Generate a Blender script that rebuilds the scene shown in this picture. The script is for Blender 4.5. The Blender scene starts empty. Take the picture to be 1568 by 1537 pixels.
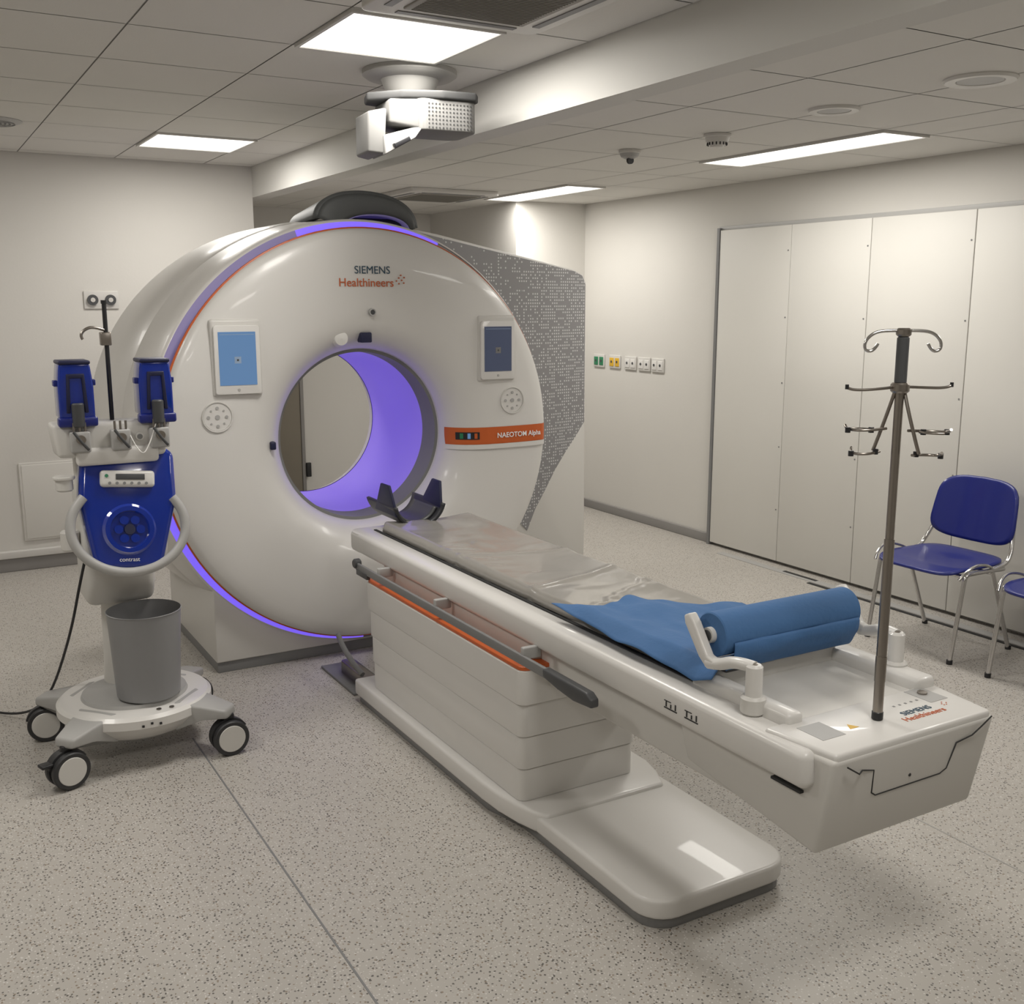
import bpy, bmesh, math, random
from mathutils import Vector, Matrix, noise, Euler
random.seed(3)
scene=bpy.context.scene
COL=scene.collection
pi=math.pi
# ---------------------------------------------------------------- materials
def M(name,col,rough=0.5,metal=0.0,emis=None,es=0.0,alpha=1.0,trans=0.0,coat=0.0,bump=0.0,bscale=200.0,mott=0.0,mscale=3.0,spec=0.5):
    m=bpy.data.materials.new(name); m.use_nodes=True
    nt=m.node_tree; b=nt.nodes['Principled BSDF']
    b.inputs['Base Color'].default_value=(*col,1); b.inputs['Roughness'].default_value=rough
    b.inputs['Metallic'].default_value=metal; b.inputs['Specular IOR Level'].default_value=spec
    b.inputs['Alpha'].default_value=alpha; b.inputs['Transmission Weight'].default_value=trans
    b.inputs['Coat Weight'].default_value=coat
    if emis: b.inputs['Emission Color'].default_value=(*emis,1); b.inputs['Emission Strength'].default_value=es
    tc=nt.nodes.new('ShaderNodeTexCoord')
    if mott>0:
        n=nt.nodes.new('ShaderNodeTexNoise'); n.inputs['Scale'].default_value=mscale; n.inputs['Detail'].default_value=4
        nt.links.new(tc.outputs['Object'],n.inputs['Vector'])
        mx=nt.nodes.new('ShaderNodeMix'); mx.data_type='RGBA'
        mx.inputs[6].default_value=(*[c*(1-mott) for c in col],1); mx.inputs[7].default_value=(*[min(1,c*(1+mott)) for c in col],1)
        nt.links.new(n.outputs['Fac'],mx.inputs[0]); nt.links.new(mx.outputs[2],b.inputs['Base Color'])
    if bump>0:
        n=nt.nodes.new('ShaderNodeTexNoise'); n.inputs['Scale'].default_value=bscale
        nt.links.new(tc.outputs['Object'],n.inputs['Vector'])
        bp=nt.nodes.new('ShaderNodeBump'); bp.inputs['Strength'].default_value=bump; bp.inputs['Distance'].default_value=0.005
        nt.links.new(n.outputs['Fac'],bp.inputs['Height']); nt.links.new(bp.outputs['Normal'],b.inputs['Normal'])
    return m
def floor_mat():
    m=M('vinyl_floor_speckle',(0.45,0.43,0.40),0.42)
    nt=m.node_tree; b=nt.nodes['Principled BSDF']; N=nt.nodes.new; L=nt.links.new
    tc=[n for n in nt.nodes if n.type=='TEX_COORD'][0]
    base=(0.445,0.42,0.385,1)
    prev=None
    for sc,th,col,w in ((100,0.185,(0.11,0.10,0.09,1),0.25),(120,0.17,(0.60,0.58,0.55,1),0.3),(80,0.12,(0.26,0.21,0.16,1),0.3)):
        v=N('ShaderNodeTexVoronoi'); v.inputs['Scale'].default_value=sc; L(tc.outputs['Object'],v.inputs['Vector'])
        sep=N('ShaderNodeSeparateColor'); L(v.outputs['Color'],sep.inputs[0])
        lt=N('ShaderNodeMath'); lt.operation='LESS_THAN'; lt.inputs[1].default_value=0.55; L(sep.outputs[0],lt.inputs[0])
        ns=N('ShaderNodeTexNoise'); ns.inputs['Scale'].default_value=sc*1.7; L(tc.outputs['Object'],ns.inputs['Vector'])
        ad=N('ShaderNodeMath'); ad.operation='MULTIPLY_ADD'; ad.inputs[1].default_value=0.45; L(ns.outputs['Fac'],ad.inputs[0]); L(v.outputs['Distance'],ad.inputs[2])
        l2=N('ShaderNodeMath'); l2.operation='LESS_THAN'; l2.inputs[1].default_value=th+0.33; L(ad.outputs[0],l2.inputs[0])
        mu=N('ShaderNodeMath'); mu.operation='MULTIPLY'; L(lt.outputs[0],mu.inputs[0]); L(l2.outputs[0],mu.inputs[1])
        mx=N('ShaderNodeMix'); mx.data_type='RGBA'; L(mu.outputs[0],mx.inputs[0])
        if prev is None: mx.inputs[6].default_value=base
        else: L(prev,mx.inputs[6])
        mx.inputs[7].default_value=col; prev=mx.outputs[2]
    L(prev,b.inputs['Base Color'])
    return m
def dots_mat():
    m=M('perforated_grey_panel',(0.3,0.3,0.31),0.4)
    nt=m.node_tree; b=nt.nodes['Principled BSDF']; N=nt.nodes.new; L=nt.links.new
    tc=[n for n in nt.nodes if n.type=='TEX_COORD'][0]
    mp=N('ShaderNodeVectorMath'); mp.operation='MULTIPLY'; mp.inputs[1].default_value=(62,0,62); L(tc.outputs['Object'],mp.inputs[0])
    fl=N('ShaderNodeVectorMath'); fl.operation='FLOOR'; L(mp.outputs[0],fl.inputs[0])
    fr=N('ShaderNodeVectorMath'); fr.operation='FRACTION'; L(mp.outputs[0],fr.inputs[0])
    sb=N('ShaderNodeVectorMath'); sb.operation='SUBTRACT'; sb.inputs[1].default_value=(0.5,0,0.5); L(fr.outputs[0],sb.inputs[0])
    ln=N('ShaderNodeVectorMath'); ln.operation='LENGTH'; L(sb.outputs[0],ln.inputs[0])
    wn=N('ShaderNodeTexWhiteNoise'); L(fl.outputs[0],wn.inputs['Vector'])
    st=N('ShaderNodeVectorMath'); st.operation='MULTIPLY'; st.inputs[1].default_value=(0.15,0,0.5); L(fl.outputs[0],st.inputs[0])
    nz=N('ShaderNodeTexNoise'); nz.inputs['Scale'].default_value=0.8; L(st.outputs[0],nz.inputs['Vector'])
    ad=N('ShaderNodeMath'); ad.operation='MULTIPLY_ADD'; ad.inputs[1].default_value=0.5; L(wn.outputs['Value'],ad.inputs[0]); L(nz.outputs['Fac'],ad.inputs[2])
    sx=N('ShaderNodeSeparateXYZ'); L(tc.outputs['Object'],sx.inputs[0])
    mr=N('ShaderNodeMapRange'); mr.inputs[1].default_value=2.25; mr.inputs[2].default_value=3.1; mr.inputs[3].default_value=1.0; mr.inputs[4].default_value=0.66; L(sx.outputs[0],mr.inputs[0])
    g=N('ShaderNodeMath'); g.operation='GREATER_THAN'; L(ad.outputs[0],g.inputs[0]); L(mr.outputs[0],g.inputs[1])
    l=N('ShaderNodeMath'); l.operation='LESS_THAN'; l.inputs[1].default_value=0.28; L(ln.outputs['Value'],l.inputs[0])
    mu=N('ShaderNodeMath'); mu.operation='MULTIPLY'; L(g.outputs[0],mu.inputs[0]); L(l.outputs[0],mu.inputs[1])
    mx=N('ShaderNodeMix'); mx.data_type='RGBA'; L(mu.outputs[0],mx.inputs[0])
    mx.inputs[6].default_value=(0.235,0.23,0.235,1); mx.inputs[7].default_value=(0.56,0.56,0.56,1)
    L(mx.outputs[2],b.inputs['Base Color'])
    return m
WALL=M('painted_wall',(0.64,0.622,0.585),0.7,bump=0.08,bscale=60,mott=0.015)
CEIL=M('ceiling_tile',(0.70,0.685,0.65),0.85,bump=0.15,bscale=250)
GRID=M('tile_joint',(0.36,0.35,0.33),0.7)
BEAM=M('beam_paint',(0.62,0.61,0.58),0.7,mott=0.02)
FLOOR=floor_mat()
SKIRT=M('skirting_grey',(0.26,0.25,0.24),0.6,mott=0.05)
DOORM=M('door_panel_white',(0.67,0.655,0.615),0.5,mott=0.02)
DARKGAP=M('dark_gap',(0.03,0.03,0.03),0.8)
WHITE=M('gloss_white_plastic',(0.69,0.675,0.65),0.33,mott=0.01,coat=0.15)
WHITE2=M('satin_white_plastic',(0.62,0.605,0.575),0.4,mott=0.01)
CAMW=M('camera_housing_plastic',(0.19,0.187,0.18),0.55,mott=0.02,spec=0.25)
CAMG=M('camera_bracket_grey',(0.05,0.05,0.05),0.6,mott=0.02,spec=0.2)
DISCW=M('camera_mount_white',(0.42,0.41,0.39),0.5,mott=0.02)
LGREY=M('light_grey_plastic',(0.40,0.395,0.385),0.45,mott=0.02)
GREY=M('mid_grey_plastic',(0.20,0.20,0.20),0.45,mott=0.02)
GRILLE=M('grille_beige',(0.30,0.285,0.255),0.6,mott=0.02); GRILLE2=M('grille_slat',(0.20,0.19,0.165),0.6,mott=0.02)
HOOD=M('hood_grey',(0.085,0.09,0.09),0.55,mott=0.03)
DGREY=M('dark_grey_plastic',(0.06,0.062,0.065),0.4,mott=0.05)
BLACK=M('black_plastic',(0.015,0.015,0.017),0.4,mott=0.05)
NAVY=M('navy_pad',(0.008,0.010,0.045),0.45,mott=0.05)
HHOLD=M('head_holder_black',(0.022,0.023,0.028),0.4,mott=0.05)
ORANGE=M('orange_trim',(0.55,0.11,0.02),0.4,mott=0.02)
PURP=M('led_violet_strip',(0.2,0.15,0.6),0.5,emis=(0.20,0.12,0.95),es=0.85)
PURPD=M('led_violet_and_spill',(0.33,0.30,0.48),0.5,emis=(0.2,0.15,0.7),es=0.10)  # dim side LED ring, and violet spill painted onto the hood arch
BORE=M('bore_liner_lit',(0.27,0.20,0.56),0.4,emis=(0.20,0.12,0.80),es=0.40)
BLUE=M('blue_seat_plastic',(0.005,0.013,0.17),0.38,mott=0.05,coat=0.2)
BLUEG=M('blue_clear_plastic',(0.005,0.035,0.37),0.12,mott=0.1,coat=0.6,trans=0.3)
PAPER=M('blue_paper_roll',(0.055,0.15,0.34),0.75,bump=0.25,bscale=60,mott=0.06)
CHROME=M('chrome_tube',(0.62,0.61,0.6),0.18,1.0)
STEEL=M('brushed_steel',(0.34,0.31,0.28),0.3,1.0)
FOIL=M('clear_cover_over_mat',(0.30,0.285,0.26),0.24,bump=0.3,bscale=12,coat=0.45,mott=0.04)
SCREEN=M('tablet_screen_blue',(0.03,0.04,0.06),0.2,emis=(0.125,0.255,0.47),es=0.72)
SCREEND=M('tablet_screen_dim',(0.03,0.035,0.05),0.2,emis=(0.06,0.075,0.13),es=0.5)
ICON=M('tablet_icon_tile',(0.3,0.4,0.55),0.3)
TXTD=M('text_dark_teal',(0.02,0.06,0.10),0.5); TXTO=M('text_orange',(0.50,0.11,0.03),0.5); TXTW=M('text_white',(0.85,0.85,0.85),0.5)
LAMP=M('light_diffuser',(0.9,0.9,0.88),0.6,emis=(1,0.975,0.92),es=2.2,bump=0.2,bscale=120)
YEL=M('yellow_socket',(0.7,0.42,0.03),0.4); GRN=M('green_socket',(0.02,0.2,0.09),0.4)
BIN=M('bin_grey_plastic',(0.235,0.235,0.24),0.4,mott=0.02)
RUBB=M('caster_rubber',(0.03,0.03,0.032),0.5)
RDOOR=M('recess_door_laminate',(0.22,0.195,0.155),0.6,mott=0.05)
# ---------------------------------------------------------------- helpers
def group(name,loc):
    e=bpy.data.objects.new(name,None); e.location=loc; e.empty_display_size=0.1; COL.objects.link(e); return e
def fin(o,parent):
    COL.objects.link(o)
    if parent is not None:
        o.parent=parent; o.matrix_parent_inverse=Matrix.Translation(-Vector(parent.location))
    return o
def obj(name,bm,mat,parent=None,ang=0.6,smooth=True):
    bmesh.ops.recalc_face_normals(bm,faces=bm.faces)
    for f in bm.faces: f.smooth=smooth
    for e in bm.edges:
        if len(e.link_faces)==2 and e.calc_face_angle(0)>ang: e.smooth=False
    me=bpy.data.meshes.new(name); bm.to_mesh(me); bm.free()
    for mm in (mat if isinstance(mat,(list,tuple)) else [mat]): me.materials.append(mm)
    return fin(bpy.data.objects.new(name,me),parent)
def bev(bm,w,seg=3,edges=None):
    if w>0: bmesh.ops.bevel(bm,geom=edges or list(bm.edges),offset=w,segments=seg,affect='EDGES',profile=0.5,clamp_overlap=True)
def box(name,a,b,mat,parent=None,w=0.0,seg=3,mtx=None):
    bm=bmesh.new(); bmesh.ops.create_cube(bm,size=1)
    for v in bm.verts:
        v.co=Vector([a[i]+(v.co[i]+.5)*(b[i]-a[i]) for i in range(3)])
    bev(bm,w,seg)
    if mtx: bm.transform(mtx)
    return obj(name,bm,mat,parent)
def hexa(name,bot,top,mat,parent=None,w=0.0,seg=3,mtx=None):
    bm=bmesh.new(); vb=[bm.verts.new(p) for p in bot]; vt=[bm.verts.new(p) for p in top]
    n=len(bot); bm.faces.new(vb); bm.faces.new(vt[::-1])
    for i in range(n): bm.faces.new([vb[i],vb[(i+1)%n],vt[(i+1)%n],vt[i]])
    bmesh.ops.recalc_face_normals(bm,faces=bm.faces)
    bev(bm,w,seg)
    if mtx: bm.transform(mtx)
    return obj(name,bm,mat,parent)
def prism(name,poly,ax,lo,hi,mat,parent=None,w=0.0,seg=3,mtx=None):
    def P(p,t):
        q=list(p); q.insert(ax,t); return q
    bm=bmesh.new(); vb=[bm.verts.new(P(p,lo)) for p in poly]; vt=[bm.verts.new(P(p,hi)) for p in poly]
    n=len(poly); bm.faces.new(vb); bm.faces.new(vt[::-1])
    for i in range(n): bm.faces.new([vb[i],vb[(i+1)%n],vt[(i+1)%n],vt[i]])
    bmesh.ops.recalc_face_normals(bm,faces=bm.faces)
    bev(bm,w,seg)
    if mtx: bm.transform(mtx)
    return obj(name,bm,mat,parent)
def rrect(x0,x1,y0,y1,r,n=6):
    pts=[]
    for cx,cy,a0 in ((x1-r,y1-r,0),(x0+r,y1-r,pi/2),(x0+r,y0+r,pi),(x1-r,y0+r,1.5*pi)):
        for i in range(n+1):
            a=a0+i*pi/2/n; pts.append((cx+r*math.cos(a),cy+r*math.sin(a)))
    return pts
def lathe(name,prof,c,axis,mat,parent=None,segs=64,a0=0,a1=2*pi,close=False,ang=0.6,mtx=None,warp=None):
    bm=bmesh.new(); full=abs(a1-a0-2*pi)<1e-6; n=segs if full else segs+1; rings=[]
    for r,t in prof:
        ring=[]
        for i in range(n):
            a=a0+(a1-a0)*i/segs; u,v=r*math.cos(a),r*math.sin(a)
            p={'Y':(u,t,v),'Z':(u,v,t),'X':(t,u,v)}[axis]
            q=(c[0]+p[0],c[1]+p[1],c[2]+p[2])
            if warp: q=warp(*q)
            ring.append(bm.verts.new(q))
        rings.append(ring)
    for k in range(len(prof)-1):
        for i in range(n if full else n-1):
            j=(i+1)%n; bm.faces.new([rings[k][i],rings[k][j],rings[k+1][j],rings[k+1][i]])
    if close:
        bm.faces.new(rings[0]); bm.faces.new(rings[-1][::-1])
    bmesh.ops.remove_doubles(bm,verts=bm.verts,dist=1e-5)
    if mtx: bm.transform(mtx)
    return obj(name,bm,mat,parent,ang)
def cyl(name,c,r,h,axis,mat,parent=None,segs=32,b=0.0,r2=None,mtx=None):
    r2=r if r2 is None else r2
    pr=[(max(r-b,1e-4),0),(r,b),(r2,h-b),(max(r2-b,1e-4),h)] if b>0 else [(r,0),(r2,h)]
    return lathe(name,pr,c,axis,mat,parent,segs,close=True,mtx=mtx)
def tube(name,pts,r,mat,parent=None,cyc=False,smooth=True,res=6,radii=None):
    cu=bpy.data.curves.new(name,'CURVE'); cu.dimensions='3D'; cu.bevel_depth=r; cu.bevel_resolution=4; cu.use_fill_caps=True
    sp=cu.splines.new('NURBS' if smooth else 'POLY'); sp.points.add(len(pts)-1)
    for i,p in enumerate(pts):
        sp.points[i].co=(*p,1)
        if radii: sp.points[i].radius=radii[i]
    sp.use_cyclic_u=cyc
    if smooth: sp.order_u=3; sp.use_endpoint_u=not cyc; cu.resolution_u=res
    t=bpy.data.objects.new('tmp',cu); COL.objects.link(t)
    dg=bpy.context.evaluated_depsgraph_get(); me=bpy.data.meshes.new_from_object(t.evaluated_get(dg)); me.name=name
    bpy.data.objects.remove(t); me.materials.clear(); me.materials.append(mat)
    for p in me.polygons: p.use_smooth=True
    return fin(bpy.data.objects.new(name,me),parent)
def text(name,s,loc,size,mat,parent,rot=(pi/2,0,0),ext=0.0006,bold=0.0,conform=None,sx=1.0):
    cu=bpy.data.curves.new(name,'FONT'); cu.body=s; cu.size=size; cu.extrude=ext; cu.offset=bold
    t=bpy.data.objects.new('tmp',cu); COL.objects.link(t)
    dg=bpy.context.evaluated_depsgraph_get(); me=bpy.data.meshes.new_from_object(t.evaluated_get(dg)); me.name=name
    bpy.data.objects.remove(t); me.materials.clear(); me.materials.append(mat)
    me.transform(Matrix.Translation(loc)@Euler(rot).to_matrix().to_4x4()@Matrix.Diagonal((sx,1,1,1)))
    if conform:
        for v in me.vertices: v.co.y=conform(v.co.x,v.co.z)-.0025+(v.co.y-loc[1])
    return fin(bpy.data.objects.new(name,me),parent)
def sheet(name,nx,ny,fn,mat,parent,thick=0.002):
    bm=bmesh.new(); g=[[bm.verts.new(fn(i/nx,j/ny)) for j in range(ny+1)] for i in range(nx+1)]
    for i in range(nx):
        for j in range(ny): bm.faces.new([g[i][j],g[i+1][j],g[i+1][j+1],g[i][j+1]])
    o=obj(name,bm,mat,parent,1.2)
    if thick: s=o.modifiers.new('s','SOLIDIFY'); s.thickness=thick; s.offset=0
    return o
# ---------------------------------------------------------------- room
XL,XR,YB,YN=-2.6,4.78,7.05,-2.2
ZL,ZR=2.51,2.39
YBB=8.55
box('floor',(XL-.1,YN-.1,-.1),(XR+.1,YBB+.1,0),FLOOR)
box('wall_left',(XL-.1,YN,0),(XL,YB,2.7),WALL)
box('wall_near',(XL,YN-.1,0),(XR,YN,2.7),WALL)
box('wall_right',(XR,YN,0),(XR+.1,YBB,2.7),WALL)
box('wall_back',(XL,YB,0),(2.13,YB+.12,2.7),WALL)
box('wall_recess_side',(2.03,YB+.12,0),(2.13,YBB,2.7),WALL)
box('wall_recess',(2.03,YBB,0),(XR,YBB+.1,2.7),WALL)
box('wall_pillar',(4.15,7.07,0),(XR,YBB,2.5),WALL)
def ceiling(name,x0,x1,y0,y1,z,gx,gy,gap=0.006):
    bm=bmesh.new()
    def q(a,b,c,d,zz,mi):
        vs=[bm.verts.new(p) for p in ((a,c,zz),(b,c,zz),(b,d,zz),(a,d,zz))]
        f=bm.faces.new(vs); f.material_index=mi
    xs=[x0]+[g for g in gx if x0<g<x1]+[x1]; ys=[y0]+[g for g in gy if y0<g<y1]+[y1]
    q(x0,x1,y0,y1,z+.003,1)
    for i in range(len(xs)-1):
        for j in range(len(ys)-1):
            a=xs[i]+(gap/2); b=xs[i+1]-(gap/2); c=ys[j]+(gap/2); d=ys[j+1]-(gap/2)
            if b>a and d>c: q(a,b,c,d,z,0)
    me=bpy.data.meshes.new(name); bm.to_mesh(me); bm.free(); me.materials.append(CEIL); me.materials.append(GRID)
    o=bpy.data.objects.new(name,me); COL.objects.link(o); return o
pt=.542
ceiling('ceiling',XL,2.13,YN,YB,ZL,[1.275+k*pt for k in range(-9,3)],[3.14+k*pt for k in range(-11,9)])
ceiling('ceiling_lowered',2.25,XR,YN,YBB,ZR,[2.76,3.31,3.855,4.17],[3.37+k*.62 for k in range(-10,10)])
box('ceiling_slab',(XL-.1,YN-.1,2.7),(XR+.1,YBB+.1,2.8),WALL)
box('ceiling_beam',(2.13,YN,2.316),(2.25,YBB,2.68),BEAM)
def skirt(name,a,b):
    box(name,a,b,SKIRT,w=.004,seg=1)
box('baseboard_right',(XR-.02,5.47,0),(XR,7.07,.065),SKIRT,w=.005)
box('baseboard_pillar',(4.15,7.05,0),(XR-.02,7.07,.065),SKIRT,w=.005)
box('baseboard_back',(XL,YB-.03,0),(2.13,YB,.085),SKIRT,w=.005)
box('trim_1',(XL,YB-.045,.085),(2.13,YB,.13),WHITE2,w=.005)
box('trim_2',(.59,YB-.012,.18),(1.12,YB,.67),WALL,w=.004)
box('trim_3',(.605,YB-.016,.195),(1.105,YB-.008,.655),DOORM,w=.002)
ys=[5.43,4.79,4.18,3.52,2.86,2.20,1.54,.9]
d=group('door_1',(4.75,3.5,0))
box('door_track_head',(XR-.03,.7,2.10),(XR-.001,5.46,2.125),LGREY,d,w=.002)
box('door_edge_seal',(XR-.05,5.432,0),(XR-.001,5.455,2.115),GREY,d)
for i in range(len(ys)-1):
    box('leaf_%d'%i,(XR-.045,ys[i+1]+.0025,.02),(XR-.001,ys[i]-.0025,2.10),DOORM,d,w=.003)
    for zz in (.35,.75,1.15,1.55,1.95):
        cyl('screw_%d_%d'%(i,int(zz*100)),(XR-.047,ys[i+1]+.02,zz),.005,.003,'X',GREY,d,segs=10)
box('door_seam_backing',(XR-.02,.9,0.01),(XR-.0005,5.43,2.09),GREY,d)
box('trim_4',(4.56,-1.5,0),(4.585,4.35,.004),DARKGAP)
box('trim_5',(4.60,-1.5,0),(4.66,5.2,.003),LGREY)
box('trim_6',(4.63,4.35,0),(4.655,4.62,.005),DARKGAP)
box('floor_seam',(.847,-2,0),(.853,3.9,.0008),GREY)
box('floor_seam.001',(2.72,-2,0),(2.725,2.3,.0008),GRID)
box('floor_seam.002',(-2.5,4.7,0),(.2,4.704,.0008),GRID)
dd=group('door_2',(2.7,YBB,0))
box('door_leaf',(2.35,YBB-.03,0),(2.90,YBB-.001,2.05),RDOOR,dd,w=.004)
box('door_frame',(2.90,YBB-.04,0),(2.93,YBB-.001,2.08),SKIRT,dd,w=.004)
box('door_handle',(2.93,YBB-.06,.18),(2.97,YBB-.03,.30),BLACK,dd,w=.004)
# ---------------------------------------------------------------- lights
def panel(x0,x1,y0,y1,z,power,name='ceiling_light_panel'):
    g=group(name,((x0+x1)/2,(y0+y1)/2,z))
    box('diffuser',(x0,y0,z-.008),(x1,y1,z+.002),LAMP,g)
    for a,b in (((x0-.012,y0-.012,z-.012),(x0,y1+.012,z+.001)),((x1,y0-.012,z-.012),(x1+.012,y1+.012,z+.001)),((x0,y0-.012,z-.012),(x1,y0,z+.001)),((x0,y1,z-.012),(x1,y1+.012,z+.001))):
        box('frame',a,b,WHITE2,g)
    l=bpy.data.lights.new('panel_lamp','AREA'); l.shape='RECTANGLE'; l.size=x1-x0-.02; l.size_y=y1-y0-.02; l.energy=power; l.color=(1,.962,.90)
    o=bpy.data.objects.new('panel_lamp',l); o.location=((x0+x1)/2,(y0+y1)/2,z-.012); fin(o,None)
    o.parent=g; o.matrix_parent_inverse=Matrix.Translation(-Vector(g.location))
    return g
PW=20.5
panel(1.29,1.80,3.16,3.66,ZL,PW)
panel(1.29,1.80,5.87,6.37,ZL,PW*.8)
panel(1.29,1.80,.45,.95,ZL,PW*.8)
panel(-.88,-.37,3.16,3.66,ZL,PW*.8)
panel(-.88,-.37,.45,.95,ZL,PW*.7)
panel(-.88,-.37,5.87,6.37,ZL,PW*.4)
panel(3.87,4.15,3.385,4.605,ZR,PW*1.0)
panel(3.87,4.15,5.93,7.03,ZR,PW*1.0)
panel(3.87,4.15,.84,2.06,ZR,PW*.9)
# ---------------------------------------------------------------- ceiling devices
def cassette(x0,x1,y0,y1,z,name='ceiling_air_conditioner'):
    g=group(name,((x0+x1)/2,(y0+y1)/2,z))
    prism('bezel',rrect(x0,x1,y0,y1,.04),2,z-.03,z+.0,WHITE2,g,w=.008)
    k=.10
    box('intake',(x0+k,y0+k,z-.036),(x1-k,y1-k,z-.028),GRILLE,g,w=.003)
    for i in range(30):
        yy=y0+k+.015+(y1-y0-2*k-.03)*i/29
        box('intake_slat',(x0+k+.02,yy-.0025,z-.038),(x1-k-.02,yy+.0025,z-.035),GRILLE2,g)
    for a,b in (((x0+k,y0+.04),(x1-k,y0+.065)),((x0+k,y1-.065),(x1-k,y1-.04)),((x0+.04,y0+k),(x0+.065,y1-k)),((x1-.065,y0+k),(x1-.04,y1-k))):
        box('air_slot',(a[0],a[1],z-.033),(b[0],b[1],z-.028),GREY,g)
cassette(1.26,1.86,2.42,3.06,ZL)
cassette(3.05,3.72,6.55,7.2,ZR)
def downl(x,y,z,r,name):
    g=group(name,(x,y,z))
    lathe('ring',[(r*.62,z-.002),(r*.66,z-.010),(r*.95,z-.012),(r,z-.004),(r,z)],(x,y,0),'Z',WHITE2,g,segs=40)
    cyl('lens',(x,y,z-.008),r*.63,.006,'Z',LGREY,g)
downl(3.27,2.46,ZR,.12,'recessed_downlight'); downl(3.28,3.12,ZR,.10,'recessed_downlight.001')
def smoke(x,y,z):
    g=group('smoke_detector',(x,y,z))
    cyl('base',(x,y,z-.015),.062,.015,'Z',WHITE2,g,b=.003)
    lathe('body',[(.055,z-.015),(.05,z-.035),(.045,z-.036),(.03,z-.058),(.001,z-.062)],(x,y,0),'Z',WHITE2,g)
    for i in range(16):
        a=i*pi/8; cyl('vent',(x+.044*math.cos(a),y+.044*math.sin(a),z-.05),.003,.012,'Z',BLACK,g,segs=6)
smoke(3.31,3.84,ZR)
g=group('motion_detector',(3.27,4.45,ZR)); cyl('base',(3.27,4.45,ZR-.018),.055,.018,'Z',WHITE2,g,b=.003)
lathe('body',[(.05,ZR-.018),(.042,ZR-.035),(.02,ZR-.045),(.001,ZR-.047)],(3.27,4.45,0),'Z',LGREY,g); cyl('lens',(3.265,4.43,ZR-.052),.018,.014,'Y',BLACK,g)
g=group('ceiling_vent',(.5,5.9,ZL)); lathe('ring',[(.02,ZL-.012),(.12,ZL-.014),(.15,ZL-.003),(.15,ZL)],(.5,5.9,0),'Z',LGREY,g)
for i in range(5): lathe('slot',[(.03+.02*i,ZL-.016),(.037+.02*i,ZL-.016)],(.5,5.9,0),'Z',BLACK,g)
# ceiling-mounted 3d patient camera
g=group('ceiling_mounted_camera',(1.8,3.85,ZL))
lathe('mount_disc',[(.18,ZL-.001),(.18,ZL-.018),(.165,ZL-.028),(.11,ZL-.034),(.10,ZL-.06),(.075,ZL-.10),(.001,ZL-.10)],(1.80,3.87,0),'Z',DISCW,g)
CMX=Matrix.Translation((1.78,3.72,-.012))@Matrix.Rotation(math.radians(-6),4,'Z')@Matrix.Translation((-1.78,-3.72,0))
prism('bracket',[(1.56,3.70),(1.66,3.60),(1.80,3.555),(1.93,3.555),(1.955,3.60),(1.955,3.80),(1.70,3.84),(1.58,3.80)],2,2.372,2.402,CAMG,g,w=.008,mtx=CMX)
prism('housing',rrect(1.70,1.945,3.57,3.80,.05),2,2.265,2.374,CAMW,g,w=.008,mtx=CMX)
hexa('housing_wing',[(1.62,3.62,2.29),(1.72,3.58,2.27),(1.72,3.80,2.27),(1.62,3.80,2.29)],[(1.62,3.62,2.372),(1.72,3.58,2.372),(1.72,3.80,2.372),(1.62,3.80,2.372)],CAMW,g,w=.008,mtx=CMX)
hexa('sensor_body',[(1.55,3.66,2.19),(1.60,3.62,2.18),(1.60,3.82,2.18),(1.55,3.82,2.19)],[(1.55,3.66,2.33),(1.61,3.62,2.34),(1.61,3.82,2.34),(1.55,3.82,2.33)],CAMW,g,w=.008,mtx=CMX)
hexa('sensor_head',[(1.595,3.60,2.175),(1.70,3.57,2.235),(1.70,3.72,2.235),(1.595,3.76,2.175)],[(1.595,3.62,2.245),(1.74,3.58,2.285),(1.74,3.74,2.285),(1.595,3.78,2.245)],CAMW,g,w=.006,mtx=CMX)
box('sensor_window',(1.620,3.575,2.212),(1.685,3.60,2.229),BLACK,g,w=.003,mtx=CMX@Matrix.Translation((1.655,3.59,2.22))@Matrix.Rotation(math.radians(-27),4,'Y')@Matrix.Translation((-1.655,-3.59,-2.22)))
for i in range(13):
    for j in range(7):
        cyl('vent_hole',(1.752+i*.0135,3.568,2.275+j*.0135),.0032,.004,'Y',CAMG,g,segs=6,mtx=CMX)
# ---------------------------------------------------------------- wall sockets
def plateX(name,y,z,col,ics=1):
    g=group(name,(XR,y,z))
    box('plate',(XR-.012,y-.072,z-.05),(XR-.0005,y+.072,z+.05),WHITE2,g,w=.004)
    for s in (-.035,.035):
        box('insert',(XR-.016,y+s-.026,z-.035),(XR-.010,y+s+.026,z+.03),col,g,w=.003)
        cyl('pin_hole',(XR-.018,y+s,z),.010,.004,'X',DGREY,g,segs=12)
for i,(y,c) in enumerate(((6.84,GRN),(6.63,YEL),(6.43,WHITE),(6.26,WHITE),(6.10,WHITE))):
    plateX('wall_socket' if i==0 else 'wall_socket.%03d'%i,y,1.19,c)
g=group('wall_gas_outlet',(1.14,YB,1.655)); box('plate',(1.04,YB-.012,1.60),(1.245,YB-.0005,1.71),WHITE2,g,w=.004)
for xx in (1.09,1.195):
    cyl('outlet_ring',(xx,YB-.03,1.655),.032,.02,'Y',DGREY,g); cyl('outlet_core',(xx,YB-.035,1.655),.014,.01,'Y',CHROME,g)
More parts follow.
